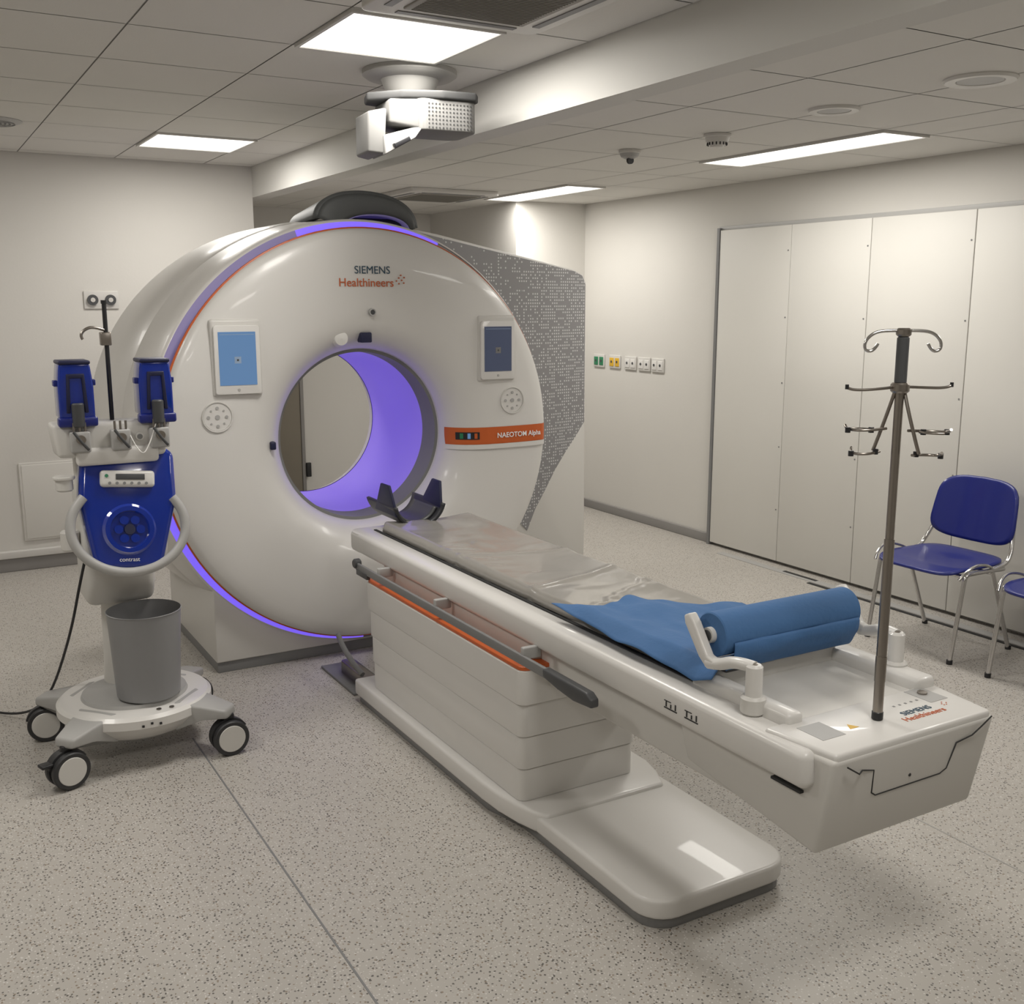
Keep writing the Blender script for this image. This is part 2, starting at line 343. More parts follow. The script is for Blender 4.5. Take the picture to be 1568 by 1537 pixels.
# ---------------------------------------------------------------- CT gantry
CX,CZ=1.855,1.03
G=group('ct_scanner_gantry',(CX,5,0))
C=(CX,0,CZ)
face=[(.402,4.60),(.408,4.565),(.424,4.53),(.45,4.495),(.485,4.465),(.53,4.442),(.59,4.43),(.68,4.425),(.78,4.428),(.86,4.436),(.905,4.447),(.925,4.46),(.934,4.478),(.936,4.49)]
def faceY(r):
    for (r0,y0),(r1,y1) in zip(face,face[1:]):
        if r0<=r<=r1: return y0+(y1-y0)*(r-r0)/(r1-r0)
    return 4.49
fy=lambda x,z: faceY(min(.936,math.hypot(x-CX,z-CZ)))
lathe('front_cover',face,C,'Y',WHITE,G,segs=160)
lathe('orange_rim_line',[(.934,4.489),(.942,4.491),(.943,4.502),(.938,4.512)],C,'Y',ORANGE,G,segs=160)
lathe('rim_channel',[(.938,4.512),(.915,4.53),(.915,4.555),(.968,4.556)],C,'Y',LGREY,G,segs=160)
lathe('led_ring_lower',[(.917,4.552),(.968,4.552)],C,'Y',PURP,G,segs=60,a0=math.radians(192),a1=math.radians(268))
lathe('led_ring_top',[(.917,4.552),(.968,4.552)],C,'Y',PURP,G,segs=60,a0=math.radians(66),a1=math.radians(108))
lathe('led_ring_side',[(.917,4.552),(.968,4.552)],C,'Y',PURPD,G,segs=60,a0=math.radians(108),a1=math.radians(192))
def wrp(x,y,z):
    k=max(0,min(1,(y-4.56)/.7)); return (CX+(x-CX)*(1+.085*k*(1 if x<CX else 0)),y,z)
lathe('drum_shell',[(.968,4.552),(.974,4.556),(.980,4.57),(.992,4.84),(.9905,4.843),(.9905,4.847),(.9925,4.85),(1.0,5.0),(1.0,5.34),(.97,5.42),(.90,5.46),(.5,5.48),(.40,5.45),(.385,5.38)],C,'Y',WHITE,G,segs=160,warp=wrp)
lathe('bore_grey_ring',[(.402,4.60),(.388,4.602),(.386,4.74)],C,'Y',GREY,G,segs=128)
lathe('bore_liner',[(.386,4.74),(.388,4.9),(.388,5.38)],C,'Y',BORE,G,segs=128)
prism('foot_body',[(1.12,.05),(1.12,.40),(1.30,.60),(2.5,.60),(2.5,.05)],1,4.556,5.44,WHITE2,G,w=.006)
box('foot_plinth',(1.125,4.566,0),(3.28,5.43,.05),GREY,G,w=.003)
def wy(x): return 4.57+(x-1.95)*.25
def slanted(name,poly,off,yb,mat,w=0):
    bm=bmesh.new(); a=[bm.verts.new((x,wy(x)-off,z)) for x,z in poly]; b=[bm.verts.new((x,yb if yb else wy(x)-off+.004,z)) for x,z in poly]
    n=len(poly); bm.faces.new(a); bm.faces.new(b[::-1])
    for i in range(n): bm.faces.new([a[i],a[(i+1)%n],b[(i+1)%n],b[i]])
    bmesh.ops.recalc_face_normals(bm,faces=bm.faces); bev(bm,w,2)
    return obj(name,bm,mat,G)
slanted('side_cabinet',[(1.98,2.0),(2.3,1.962),(3.24,1.815),(3.31,1.79),(3.335,1.74),(3.345,.05),(2.38,.05),(2.38,1.5),(1.98,1.7)],0,5.44,WHITE2,.004)
sw=[(3.33,.98),(3.26,.90),(3.18,.82),(3.10,.73),(3.02,.62),(2.95,.53),(2.89,.42)]
slanted('perforated_wing',[(2.12,1.975),(3.24,1.807),(3.30,1.785),(3.325,1.74)]+sw+[(2.7,.6),(2.6,1.0),(2.5,1.5),(2.2,1.75)],.004,None,dots_mat())
def tablet(x0,x1,z0,z1,scr,yf):
    box('tablet_housing',(x0-.014,yf-.012,z0-.014),(x1+.014,yf+.03,z1+.03),WHITE2,G,w=.012)
    prism('tablet_frame',rrect(x0-.004,x1+.004,z0-.004,z1+.004,.012),1,yf-.024,yf-.010,WHITE,G,w=.003)
    box('tablet_screen',(x0+.014,yf-.026,z0+.034),(x1-.014,yf-.022,z1-.022),scr,G)
    box('screen_icon',((x0+x1)/2-.014,yf-.0268,(z0+z1)/2-.014),((x0+x1)/2+.014,yf-.025,(z0+z1)/2+.014),ICON if scr is SCREEN else GREY,G)
    box('screen_icon_mark',((x0+x1)/2-.004,yf-.0274,(z0+z1)/2-.004),((x0+x1)/2+.004,yf-.026,(z0+z1)/2+.004),DGREY,G)
    box('screen_status_bar',(x0+.02,yf-.0268,z1-.034),(x1-.02,yf-.025,z1-.032),ICON,G)
    cyl('home_button',((x0+x1)/2,yf-.0255,z0+.014),.006,.003,'Y',LGREY,G,segs=16)
tablet(1.145,1.33,1.268,1.545,SCREEN,4.43)
tablet(2.40,2.575,1.285,1.552,SCREEND,4.43)
for cx,cz in ((1.145,1.17),(2.575,1.175)):
    lathe('keypad_ring',[(.058,4.440),(.060,4.420),(.064,4.419),(.066,4.425),(.066,4.44)],(cx,0,cz),'Y',WHITE2,G,segs=40)
    cyl('keypad_face',(cx,4.423,cz),.059,.02,'Y',WHITE,G)
    for k in range(8):
        a=k*pi/4; cyl('key',(cx+.038*math.cos(a),4.420,cz+.038*math.sin(a)),.007 if k%2==0 else .004,.004,'Y',LGREY,G,segs=12)
    cyl('key_center',(cx,4.420,cz),.010,.004,'Y',LGREY,G,segs=16)
def band(name,x0,x1,z0,z1,off,mat,nx=60,nz=4):
    def fn(u,v):
        x=x0+(x1-x0)*u; z=z0+(z1-z0)*v; return (x,fy(x,z)-off,z)
    return sheet(name,nx,nz,fn,mat,G,0)
band('orange_band',2.268,2.787,.968,1.050,.003,ORANGE)
band('white_ledge',2.268,2.785,.945,.968,.008,WHITE)
band('status_display',2.30,2.40,.993,1.028,.006,BLACK)
for i,(c) in enumerate((GRN,SCREEN,ORANGE)): band('status_lamp',2.315+i*.03,2.328+i*.03,.997,1.023,.008,c,4,2)
text('band_label','NAEOTOM Alpha',(2.490,4.424,.997),.034,TXTW,G,bold=.0005,conform=lambda x,z:fy(x,z)-.004)
text('logo_top','SIEMENS',(1.775,4.424,1.768),.047,TXTD,G,conform=fy,sx=.98)
text('logo_bottom','Healthineers',(1.70,4.424,1.712),.051,TXTO,G,bold=.0003,conform=fy)
for dx,dz in ((0,.015),(.012,.028),(.012,.003),(.026,.018),(.022,.040),(.036,.006),(.038,.030)):
    cyl('logo_dot',(1.975+dx,4.421,1.722+dz),.0032,.006,'Y',TXTO,G,segs=10)
cyl('camera_eye',(1.855,4.418,1.60),.012,.01,'Y',DGREY,G); lathe('camera_eye_ring',[(.011,4.417),(.016,4.417),(.017,4.43)],(1.855,0,1.60),'Y',LGREY,G,segs=24)
box('laser_window_top',(1.81,4.455,1.465),(1.865,4.50,1.51),NAVY,G,w=.006)
box('laser_window_side',(1.378,4.455,1.01),(1.403,4.50,1.045),NAVY,G,w=.006)
lathe('entry_bump',[(.001,4.455),(.03,4.460),(.04,4.48)],(1.72,0,1.485),'Y',WHITE,G)
def hood(u,v):
    a=math.radians(10+160*u); return (1.925-.238*math.cos(a)*(1-.12*v)*(1+.08*math.sin(a)), 4.62+.45*v, 1.945+(.195-.05*v)*max(0,math.sin(a))**.6-.03*u)
sheet('top_hood',36,10,hood,HOOD,G,.03)
def hood2(u,v):
    a=math.radians(10+160*u); return (1.965-.175*math.cos(a), 4.615+.3*v, 1.945+.095*math.sin(a)**.7)
sheet('top_hood_inner_arch',28,6,hood2,PURPD,G,.012)  # violet light under the hood put in as tint and faint glow
def hoodf(u,v):
    o=Vector(hood(u,0)); i=Vector(hood2(u,0)); p=o.lerp(i,v); return (p.x,p.y-.012*math.sin(v*pi),p.z)
sheet('top_hood_front_lip',28,6,hoodf,HOOD,G,.008)
box('top_hood_core',(1.80,4.66,1.94),(2.12,5.05,2.025),BLACK,G,w=.02)
# ---------------------------------------------------------------- patient table
T=group('patient_table',(1.88,2.8,0))
prism('base_plate_seal',rrect(1.59,2.08,1.99,3.95,.08),2,0,.03,GREY,T,w=.002)
prism('base_plate',rrect(1.58,2.09,1.98,3.96,.09),2,.028,.085,WHITE,T,w=.018,seg=4)
prism('base_step_seal',[(1.55,3.93),(1.55,2.82),(1.60,2.62),(1.65,2.55),(2.07,2.55),(2.08,3.93)],2,0,.03,GREY,T,w=.002)
prism('base_step',[(1.535,3.95),(1.535,2.84),(1.540,2.74),(1.556,2.64),(1.575,2.57),(1.60,2.53),(2.05,2.53),(2.09,2.62),(2.11,2.70),(2.11,3.95)],2,.03,.098,WHITE,T,w=.012,seg=3)
tiers=[(.098,.205,.010),(.208,.315,.006),(.318,.425,.002),(.428,.54,-.006)]
for i,(z0,z1,ins) in enumerate(tiers):
    prism('bellows_%d'%i,rrect(1.558+ins,2.02-ins,2.625+ins*1.5,3.84-ins,.03),2,z0,z1,WHITE,T,w=.010,seg=3)
prism('bellows_core',rrect(1.585,2.0,2.66,3.8,.03),2,.09,.54,GREY,T)
prism('orange_top_trim',rrect(1.556,2.02,2.615,3.845,.03),2,.540,.553,ORANGE,T,w=.003)
prism('lift_head',rrect(1.62,2.02,2.66,3.83,.03),2,.553,.61,WHITE2,T,w=.004)
box('underbeam',(1.655,1.60,.475),(2.125,3.7,.62),WHITE2,T,w=.01)
box('underbeam_slot',(1.645,1.60,.590),(2.13,3.95,.612),LGREY,T)
for nm,x0,x1 in (('rail_left',1.595,1.690),('rail_right',2.105,2.182)):
    box(nm,(x0,1.50,.612),(x1,4.11,.70),WHITE,T,w=.02,seg=4)
box('rail_groove',(1.681,1.62,.64),(1.693,4.05,.7008),DARKGAP,T)
prism('far_end_cap',rrect(1.597,2.18,3.98,4.13,.05),2,.615,.697,WHITE,T,w=.015)
xx=1.548
box('accessory_rail',(xx-.006,2.36,.572),(xx+.006,3.92,.603),GREY,T,w=.003)
prism('rail_end_handle',[(2.21,.568),(2.21,.592),(2.235,.606),(2.46,.606),(2.46,.580),(2.38,.567),(2.30,.560)],0,xx-.016,xx+.012,DGREY,T,w=.006)
cyl('rail_far_knob',(xx-.014,3.92,.598),.020,.03,'X',DGREY,T,b=.005)
box('rail_far_plate',(xx-.008,3.80,.555),(xx+.01,3.91,.58),DGREY,T,w=.004)
for yy in (2.60,3.2,3.7): box('rail_bracket',(xx,yy-.010,.588),(1.61,yy+.010,.625),LGREY,T,w=.004)
hexa('carbon_tray',[(1.70,1.95,.68),(2.085,1.95,.68),(2.085,4.0,.68),(1.70,4.0,.68)],[(1.697,1.95,.722),(2.098,1.95,.722),(2.098,4.0,.722),(1.697,4.0,.722)],WHITE2,T,w=.006)
def mat_fn(u,v):
    x=1.692+.418*u; y=1.95+2.03*v; k=abs(2*u-1)
    z=.734+.010*(k**3)+.003*noise.noise(Vector((x*9,y*5,0)))
    fold=noise.noise(Vector((x*6,y*14,4))); z+=.007*max(0,fold)**1.5*(1 if .1<v<.75 else .3)
    z+=.005*math.exp(-((y-2.85-.25*(x-1.9))/.02)**2)+.005*math.exp(-((y-3.25+.3*(x-1.9))/.018)**2)+.005*math.exp(-((y-2.6-.5*(x-1.9)-.03*noise.noise(Vector((x*20,0,0))))/.022)**2)
    if k>.93: z-=.040*((k-.93)/.07)**1.5
    return (x+.003*noise.noise(Vector((0,y*4,2))),y,z)
sheet('covered_mattress',70,260,mat_fn,FOIL,T,.004)
hexa('end_housing',[(1.63,1.49,.46),(2.15,1.49,.46),(2.14,1.95,.50),(1.65,1.95,.50)],[(1.625,1.445,.695),(2.155,1.445,.695),(2.18,1.95,.70),(1.60,1.95,.70)],WHITE2,T,w=.012)
prism('end_deck_near',[(1.635,1.45),(2.145,1.45),(2.17,1.64),(1.61,1.64)],2,.68,.708,WHITE,T,w=.008)
box('end_deck_left',(1.665,1.62,.69),(1.715,1.96,.732),WHITE,T,w=.012)
box('end_deck_right',(2.10,1.62,.69),(2.165,1.99,.735),WHITE,T,w=.012)
box('end_deck_back',(1.70,1.90,.69),(2.12,1.95,.745),WHITE,T,w=.012)
box('end_deck_floor',(1.70,1.60,.69),(2.12,1.95,.702),WHITE2,T,w=.002)
tube('end_seam',[(1.66,1.440,.68),(1.70,1.442,.655),(1.72,1.452,.655),(1.76,1.455,.645),(1.77,1.466,.585),(1.785,1.468,.575),(2.0,1.468,.575),(2.02,1.466,.585),(2.03,1.452,.65),(2.08,1.448,.66),(2.10,1.44,.68),(2.13,1.437,.70)],.0018,DARKGAP,T,smooth=False)
cyl('end_keyhole',(1.89,1.462,.60),.004,.006,'Y',BLACK,T,segs=12)
box('end_side_slot',(1.618,1.53,.592),(1.63,1.62,.598),DARKGAP,T)
text('end_logo_1','SIEMENS',(1.94,1.527,.7085),.026,TXTD,T,rot=(0,0,0))
text('end_logo_2','Healthineers',(1.915,1.500,.7085),.027,TXTO,T,rot=(0,0,0))
for k in range(5): cyl('end_logo_dot',(2.075+.008*(k%3),1.525+.007*(k//2),.708),.0018,.001,'Z',TXTO,T,segs=8)
prism('warning_triangle',[(1.770,1.535),(1.798,1.535),(1.784,1.558)],2,.708,.7086,YEL,T)
box('end_recess_left',(1.67,1.52,.7078),(1.74,1.60,.7088),LGREY,T); box('end_recess_right',(2.06,1.55,.7078),(2.12,1.63,.7088),LGREY,T)
cyl('end_button',(2.09,1.60,.707),.012,.006,'Z',STEEL,T)
for k in range(5): box('end_icon',(1.96+k*.02,1.575,.7078),(1.966+k*.02,1.581,.7086),GREY,T)
for y0 in (1.93,1.85):
    for k in range(3):
        box('pictogram',(1.5935,y0+k*.018,.648),(1.5955,y0+k*.018+.004,.663-.005*(k%2)),BLACK,T)
    box('pictogram_bar',(1.5935,y0-.004,.643),(1.5955,y0+.046,.646),BLACK,T); box('pictogram_bar',(1.5935,y0+.02,.662),(1.5955,y0+.046,.664),BLACK,T)
hx=1.845
def hh(u,v):
    a=math.radians(190+160*u); k=abs(2*u-1); R=.112
    y=3.94+.28*v-.03*k*(1-v)
    return (hx+R*math.cos(a), y+.02*k, .825+.108*math.sin(a))
sheet('head_holder',32,10,hh,[HHOLD],T,.012)
def hp(u,v):
    a=math.radians(205+130*u); R=.100
    return (hx+R*math.cos(a), 3.97+.22*v, .828+.100*math.sin(a))
sheet('head_pad',24,8,hp,DGREY,T,.010)
for s in (-1,1):
    hexa('head_side_pad',[(hx+s*.095,3.94,.765),(hx+s*.109,3.94,.765),(hx+s*.112,4.16,.765),(hx+s*.098,4.16,.765)],[(hx+s*.112,3.98,.895),(hx+s*.124,3.98,.895),(hx+s*.126,4.06,.895),(hx+s*.114,4.06,.895)],NAVY,T,w=.004)
box('head_holder_stem',(hx-.04,3.88,.705),(hx+.04,4.1,.725),DGREY,T,w=.006)
ry,rz=1.90,.842
cyl('paper_roll',(1.675,ry,rz),.056,.465,'X',PAPER,T,segs=48,b=.003)
cyl('roll_core',(1.662,ry,rz),.020,.495,'X',WHITE2,T)
cyl('roll_core_bore',(1.659,ry,rz),.014,.02,'X',DGREY,T)
cyl('roll_core_tip',(2.145,ry,rz),.022,.02,'X',BLACK,T)
def pap(u,v):
    x=1.645+.465*u+.012*noise.noise(Vector((u*2,v*3,7)))
    y=1.86+.58*v+(.05*noise.noise(Vector((u*5,1,3)))+.30*(.5-u)-.06*math.sin(u*9))*(v**3)
    wr=.016*noise.noise(Vector((x*7,y*7,1)))+.008*noise.noise(Vector((x*20,y*10,5)))
    z=.764+wr*min(1,v*3)
    if v<.12: z=.764+.03*(1-v/.12)
    z-= .05*max(0,.10-u)/.10*(.3+.7*(1-v))
    return (x,y,z)
sheet('paper_sheet',60,80,pap,PAPER,T,.002)
def pfall(u,v):
    x=1.70+.43*u
    return (x,ry-.0565*math.cos(v*1.6)-.03*v+.004*noise.noise(Vector((x*12,v*3,0))),rz-.01-.08*v)
sheet('paper_drop',30,10,pfall,PAPER,T,.002)
for s,xb in ((1,1.640),(-1,2.165)):
    prism('roll_arm_upright',[(1.935,.895),(1.955,.885),(1.950,.865),(1.895,.795),(1.865,.772),(1.835,.778),(1.840,.800),(1.865,.805),(1.915,.875)],0,xb-.010,xb+.016,WHITE,T,w=.005)
    tube('roll_arm_link',[(xb+.003,1.87,.786),(xb+.003,1.84,.787),(xb+.01*s,1.78,.815),(xb+.02*s,1.73,.812)],.015,WHITE,T)
    cyl('arm_pivot',(xb+.02*s,1.73,.715),.020,.105,'Z',WHITE,T,b=.005)
    cyl('arm_pivot_foot',(xb+.02*s,1.73,.70),.030,.045,'Z',WHITE2,T,b=.006)
    cyl('arm_pivot_screw',(xb+.02*s,1.73,.82),.007,.003,'Z',STEEL,T)
box('strap',(1.70,1.87,.745),(1.77,1.95,.768),BLACK,T,w=.006)
box('docking_rail',(1.60,3.94,.0),(1.66,4.28,.07),STEEL,T,w=.01); box('docking_plate',(1.55,4.0,.0),(1.72,4.40,.012),GREY,T,w=.003); tube('docking_hose',[(1.60,4.02,.08),(1.57,4.15,.14),(1.62,4.35,.16)],.012,GREY,T)
# ---------------------------------------------------------------- IV pole
I=group('iv_pole',(1.88,1.555,.70)); px,py=1.868,1.545
cyl('socket',(px,py,.7085),.013,.02,'Z',BLACK,I,b=.002)
cyl('lower_tube',(px,py,.712),.0115,.42,'Z',STEEL,I); cyl('upper_tube',(px,py,.9),.0095,.60,'Z',STEEL,I)
cyl('collar',(px,py,.80),.0125,.06,'Z',STEEL,I)
cyl('grip',(px,py,1.475),.013,.10,'Z',DGREY,I,b=.003)
cyl('cap',(px,py,1.575),.016,.018,'Z',STEEL,I,b=.004)
cyl('hub',(px,py,1.455),.020,.022,'Z',STEEL,I,b=.004)
ux,uy=.86,-.5
for s in (-1,1):
    Q=lambda a,z,b=0:(px+s*a*.83*ux+b*.5,py+s*a*.83*uy+b*.86,z)
    tube('top_hook',[Q(0,1.587),Q(.03,1.588),Q(.075,1.585),Q(.10,1.565),Q(.098,1.545),Q(.075,1.543),Q(.065,1.56)],.0035,CHROME,I)
    tube('arm_upper',[Q(.01,1.468),Q(.05,1.465,.02*s),Q(.145,1.462,.03*s),Q(.15,1.47,.03*s)],.0032,STEEL,I)
    cyl('arm_tip',(Q(.15,0,.03*s)[0],Q(.15,0,.03*s)[1],1.465),.004,.01,'Z',BLACK,I,segs=10)
    tube('drop_leg',[Q(.012,1.46),Q(.022,1.40,-.02*s),Q(.048,1.325,-.03*s)],.004,STEEL,I)
    tube('arm_mid',[Q(.02,1.375,-.02*s),Q(.08,1.372,0),Q(.125,1.372,-.03*s),Q(.12,1.38,-.045*s)],.0032,STEEL,I)
    tube('arm_mid_ring',[Q(.05,1.372,-.02*s),Q(.07,1.372,-.05*s),Q(.10,1.372,-.05*s)],.003,STEEL,I)
    tube('arm_low',[Q(.03,1.323,-.03*s),Q(.07,1.320,0),Q(.115,1.320,-.02*s),Q(.10,1.330,-.045*s)],.0032,STEEL,I)
    for a,z in ((.122,1.372),(.06,1.372),(.11,1.320),(.045,1.324)):
        q=Q(a,z,-.02*s); cyl('knob',(q[0],q[1],q[2]-.006),.006,.012,'Z',BLACK,I,segs=10)
# ---------------------------------------------------------------- chairs
def chair(name,yc,x0=4.06,z0=0):
    g=group(name,(x0+.22,yc,0))
    def panel(nm,fn,mat,n=24,m=10,th=.012):
        bm=bmesh.new(); c=bm.verts.new(fn(0,0)); prev=None
        for k in range(1,m+1):
            rr=k/m; ring=[]
            for i in range(n*2):
                a=i*pi/n; ca,sa=math.cos(a),math.sin(a); e=2/4.5
                ring.append(bm.verts.new(fn(rr*math.copysign(abs(ca)**e,ca),rr*math.copysign(abs(sa)**e,sa))))
            N=len(ring)
            for i in range(N):
                j=(i+1)%N
                if prev is None: bm.faces.new([c,ring[i],ring[j]])
                else: bm.faces.new([prev[i],ring[i],ring[j],prev[j]])
            prev=ring
        o=obj(nm,bm,mat,g,1.2); s=o.modifiers.new('s','SOLIDIFY'); s.thickness=th; s.offset=0; return o
    W=.228
    panel('seat',lambda u,v:(x0+.21+.225*u, yc+W*v, .432-.02*(1-v*v)*(1-u*u)*1 -.018*max(0,-u-.5)*2+ .012*max(0,u-.4)),BLUE)
    panel('backrest',lambda u,v:(x0+.44+.035*(1-v*v)+.03*u, yc+W*(1-.06*u)*v, .645+.145*u+.012*(1-v*v)*u),BLUE)
    r=.0105
    for s in (-1,1):
        yy=yc+s*(W+.012)
        tube('front_leg',[(x0+.02,yy,0.004),(x0+.075,yy,.37),(x0+.085,yy,.41),(x0+.12,yy,.418),(x0+.36,yy,.41)],r,CHROME,g)
        tube('back_leg',[(x0+.45,yy,0.004),(x0+.30,yy,.36),(x0+.27,yy,.425)],r,CHROME,g)
        tube('back_upright',[(x0+.25,yy,.41),(x0+.36,yy,.42),(x0+.41,yy,.47),(x0+.455,yc+s*(W-.02),.58),(x0+.475,yc+s*(W-.03),.74)],r,CHROME,g)
        cyl('foot_cap',(x0+.02,yy,0),.014,.02,'Z',BLACK,g,segs=14); cyl('foot_cap',(x0+.45,yy,0),.014,.02,'Z',BLACK,g,segs=14)
        tube('link_bar',[(x0+.04,yy,.395),(x0+.08,yy+.02*s,.455),(x0+.2,yy+.02*s,.46),(x0+.28,yy,.42)],.007,CHROME,g)
    tube('cross_bar_front',[(x0+.10,yc-W,.40),(x0+.10,yc+W,.40)],.009,CHROME,g,smooth=False)
    tube('cross_bar_rear',[(x0+.29,yc-W,.395),(x0+.29,yc+W,.395)],.009,CHROME,g,smooth=False)
chair('waiting_chair',3.23)
chair('waiting_chair.001',2.55)
# ---------------------------------------------------------------- contrast injector
J=group('contrast_injector',(.66,3.95,0)); jx,jy=.66,3.95
lathe('base_disc',[(.001,.09),(.16,.09),(.22,.11),(.25,.14),(.275,.165),(.275,.195),(.262,.207),(.19,.21)],(jx,jy,0),'Z',WHITE,J,segs=80)
lathe('base_top',[(.19,.21),(.185,.222),(.001,.224)],(jx,jy,0),'Z',LGREY,J,segs=60)
lathe('base_lower',[(.001,.075),(.15,.075),(.2,.10),(.2,.12)],(jx,jy,0),'Z',LGREY,J,segs=60)
for k,(a,L0) in enumerate(((222,.375),(142,.37),(318,.375),(42,.37))):
    a=math.radians(a); dx,dy=math.cos(a),math.sin(a)
    R=Matrix.Translation((jx,jy,0))@Matrix.Rotation(a,4,'Z')
    hexa('leg_%d'%k,[(.20,-.08,.10),(.30,-.055,.135),(.39,-.035,.145),(.39,.035,.145),(.30,.055,.135),(.20,.08,.10)],[(.20,-.085,.212),(.30,-.06,.195),(.385,-.04,.178),(.385,.04,.178),(.30,.06,.195),(.20,.085,.212)],LGREY,J,w=.010,mtx=R)
    wx,wyy=jx+dx*L0,jy+dy*L0
    RR=Matrix.Translation((wx,wyy,.066))@Matrix.Rotation(math.radians((18,-8,4,20)[k]),4,'Z')
    for sgn in (-1,1):
        lathe('caster_tyre_%d'%k,[(.050,-.012),(.062,-.013),(.066,-.008),(.066,.008),(.062,.013),(.050,.012)],(0,.024*sgn,0),'Y',RUBB,J,segs=40,mtx=RR)
        cyl('caster_hub_%d'%k,(0,.024*sgn-.014,0),.051,.028,'Y',WHITE2,J,mtx=RR,b=.003)
    box('caster_fork_%d'%k,(-.02,-.012,0),(.02,.012,.088),BLACK,J,w=.006,mtx=RR)
    lathe('caster_fender_%d'%k,[(.054,-.012),(.072,-.012),(.072,.012),(.054,.012)],(0,0,0),'Y',RUBB,J,segs=20,a0=.5,a1=2.9,mtx=RR)
    if k==0: box('caster_brake',(-.095,-.02,.03),(-.055,.02,.042),BLACK,J,w=.004,mtx=RR)
for i in range(3):
    box('base_icon',(jx-.03+i*.03,jy-.279,.172+.006*(i%2)),(jx-.022+i*.03,jy-.272,.179+.006*(i%2)),BLACK,J)
for xx2 in (.04,.085): cyl('base_symbol',(jx+xx2,jy-.225,.2105),.009,.0012,'Z',STEEL,J,segs=16)
lathe('column',[(.075,.21),(.07,.30),(.065,.62),(.06,.80),(.04,.84)],(jx-.01,jy+.14,0),'Z',WHITE2,J,segs=40)
prism('column_shroud',[(3.93,.62),(3.97,.55),(4.17,.55),(4.17,.98),(3.98,1.05),(3.88,.95)],0,jx-.14,jx+.10,WHITE2,J,w=.03)
BN=group('waste_bin',(jx+.035,jy-.09,.224))
bx,by=jx+.035,jy-.09
lathe('bin_body',[(.001,.226),(.106,.226),(.112,.232),(.129,.545),(.132,.548),(.129,.550),(.109,.24),(.001,.236)],(bx,by,0),'Z',BIN,BN,segs=60)
tilt=Matrix.Translation((jx-.01,3.80,.945))@Matrix.Rotation(math.radians(-14),4,'X')@Matrix.Rotation(math.radians(5),4,'Y')
prism('console_back',[(-.165,.20),(.160,.20),(.14,-.19),(.09,-.225),(-.09,-.225),(-.14,-.19)],1,.01,.10,WHITE2,J,w=.02,mtx=tilt)
prism('console_cover',[(-.155,.185),(-.10,.222),(.10,.222),(.155,.185),(.162,.02),(.115,-.195),(.08,-.22),(-.08,-.22),(-.115,-.195),(-.162,.02)],1,-.055,.03,BLUEG,J,w=.02,seg=4,mtx=tilt)
box('control_panel',(-.095,-.078,.060),(.085,-.05,.118),WHITE,J,w=.012,mtx=tilt)
box('control_display',(-.045,-.081,.085),(.05,-.076,.105),DGREY,J,w=.002,mtx=tilt)
for i in range(6): cyl('control_key',(-.065+i*.024,-.081,.073),.005,.004,'Y',GREY,J,segs=10,mtx=tilt)
cyl('control_led',(-.075,-.081,.098),.006,.004,'Y',GRN,J,segs=10,mtx=tilt)
lathe('dial_ring',[(.060,-.05),(.065,-.068),(.080,-.068),(.092,-.05)],(0,0,-.085),'Y',BLUEG,J,segs=48,mtx=tilt)
for k in range(6):
    a=k*pi/3; cyl('dial_pad',(.036*math.cos(a),-.064,-.085+.036*math.sin(a)),.015,.012,'Y',BLUEG,J,segs=16,mtx=tilt)
cyl('dial_hub',(0,-.066,-.085),.018,.014,'Y',NAVY,J,segs=20,mtx=tilt)
text('console_label','contrast',(-.035,-.057,-.195),.02,TXTW,J)
bpy.data.objects['console_label'].data.transform(tilt)
pts=[]
for i in range(28):
    a=math.radians(140+260*i/27); pts.append(tilt@Vector((.190*math.cos(a),-.05,-.075+.158*math.sin(a))))
tube('handle_loop',[tuple(p) for p in pts],.0165,LGREY,J)
dx0=-.035
hexa('syringe_deck',[(jx-.185+dx0,3.77,1.13),(jx+.165+dx0,3.77,1.12),(jx+.165+dx0,3.90,1.12),(jx-.185+dx0,3.90,1.13)],[(jx-.20+dx0,3.78,1.245),(jx+.19+dx0,3.78,1.245),(jx+.19+dx0,3.90,1.245),(jx-.20+dx0,3.90,1.245)],WHITE2,J,w=.015)
box('deck_front',(jx-.13+dx0,3.755,1.10),(jx+.14+dx0,3.80,1.16),WHITE,J,w=.015)
box('deck_neck',(jx-.10+dx0,3.80,1.0),(jx+.10,3.92,1.16),WHITE2,J,w=.015)
for sx in (-.150,.108):
    cxx=jx+sx
    prism('syringe_shield',[(-.056,0),(-.056,.11),(-.050,.17),(-.046,.185),(.046,.185),(.050,.17),(.056,.11),(.056,0)],1,-.06,.05,BLUEG,J,w=.012,seg=3,mtx=Matrix.Translation((cxx,3.82,1.262)))
    prism('shield_window_frame',[(-.035,.02),(-.028,.15),(.028,.15),(.035,.02),(.022,.02),(.018,.135),(-.018,.135),(-.022,.02)],1,-.066,-.056,NAVY,J,w=.003,mtx=Matrix.Translation((cxx,3.82,1.262)))
    cyl('syringe_barrel',(cxx,3.752,1.235),.020,.08,'Z',DGREY,J,segs=24,b=.004)
    box('shield_cap',(cxx-.050,3.755,1.442),(cxx+.050,3.875,1.455),NAVY,J,w=.005)
    for s in (-1,1): box('shield_ear',(cxx+s*.058-.008,3.78,1.37),(cxx+s*.058+.008,3.82,1.39),BLUE,J,w=.003)
    box('shield_foot',(cxx-.062,3.75,1.235),(cxx+.062,3.80,1.268),BLUE,J,w=.008)
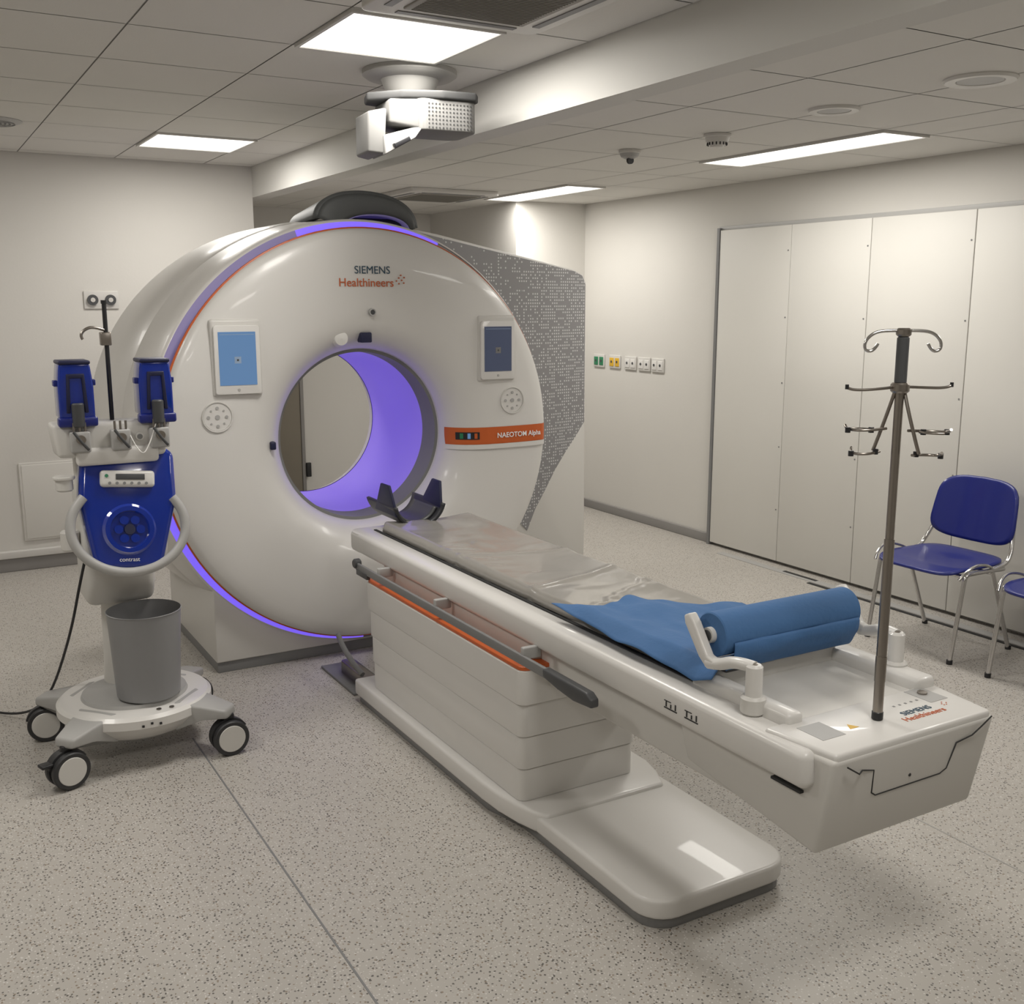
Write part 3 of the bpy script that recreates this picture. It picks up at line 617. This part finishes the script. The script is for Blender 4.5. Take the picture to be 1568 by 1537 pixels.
for sx in (-.150,-.02,.108):
    cxx=jx+sx
    box('piston_clamp',(cxx-.032,3.74,1.15),(cxx+.032,3.775,1.22),LGREY,J,w=.006)
    cyl('clamp_knob',(cxx,3.725,1.195),.015,.02,'Y',STEEL,J,segs=20)
    tube('clamp_lever',[(cxx-.022,3.73,1.222),(cxx,3.722,1.185),(cxx+.022,3.73,1.16)],.005,DGREY,J)
    for s in (-1,0,1): cyl('clamp_stud',(cxx+s*.018,3.75,1.215),.004,.035,'Z',STEEL,J,segs=12)
cyl('deck_badge',(jx+.045,3.766,1.19),.014,.006,'Y',WHITE,J,segs=24); cyl('deck_badge_ring',(jx+.045,3.764,1.19),.009,.006,'Y',GREY,J,segs=24)
cyl('iv_rod',(jx-.030,3.84,1.24),.0075,.405,'Z',BLACK,J); cyl('iv_rod_tip',(jx-.030,3.84,1.64),.010,.012,'Z',BLACK,J)
tube('iv_rod_hook',[(jx-.030,3.84,1.55),(jx-.070,3.83,1.565),(jx-.100,3.83,1.555),(jx-.115,3.83,1.535),(jx-.107,3.83,1.522)],.005,STEEL,J)
box('iv_rod_clamp',(jx-.050,3.825,1.50),(jx-.015,3.86,1.545),STEEL,J,w=.004)
cyl('side_port',(jx-.205,3.80,1.015),.028,.05,'Z',WHITE2,J,b=.006); cyl('side_port_flange',(jx-.205,3.80,1.055),.036,.012,'Z',WHITE2,J,b=.003)
cyl('side_bottle',(jx-.195,3.84,.80),.032,.07,'Z',WHITE2,J,b=.006)
tube('tubing',[(jx+.0,3.76,1.23),(jx+.03,3.70,1.12),(jx+.07,3.72,1.17),(jx+.10,3.75,1.24)],.002,WHITE,J)
tube('power_cable',[(jx-.12,3.86,.86),(jx-.16,3.9,.70),(jx-.2,4.0,.45),(jx-.27,4.25,.12),(jx-.36,4.42,.02),(jx-.5,4.62,.006),(jx-.9,4.72,.006)],.005,BLACK,J)
# ---------------------------------------------------------------- world / camera
w=bpy.data.worlds.new('world'); w.use_nodes=True; scene.world=w
w.node_tree.nodes['Background'].inputs[0].default_value=(1,.97,.92,1); w.node_tree.nodes['Background'].inputs[1].default_value=.15
cam=bpy.data.cameras.new('camera'); cam.sensor_width=36; cam.sensor_fit='HORIZONTAL'; cam.lens=36*1610/1568; cam.clip_start=.05
co=bpy.data.objects.new('camera',cam); co.location=(0,0,1.65); co.rotation_euler=(math.radians(90-10.83),0,math.radians(-30.2)); COL.objects.link(co); scene.camera=co
scene.view_settings.view_transform='Standard'
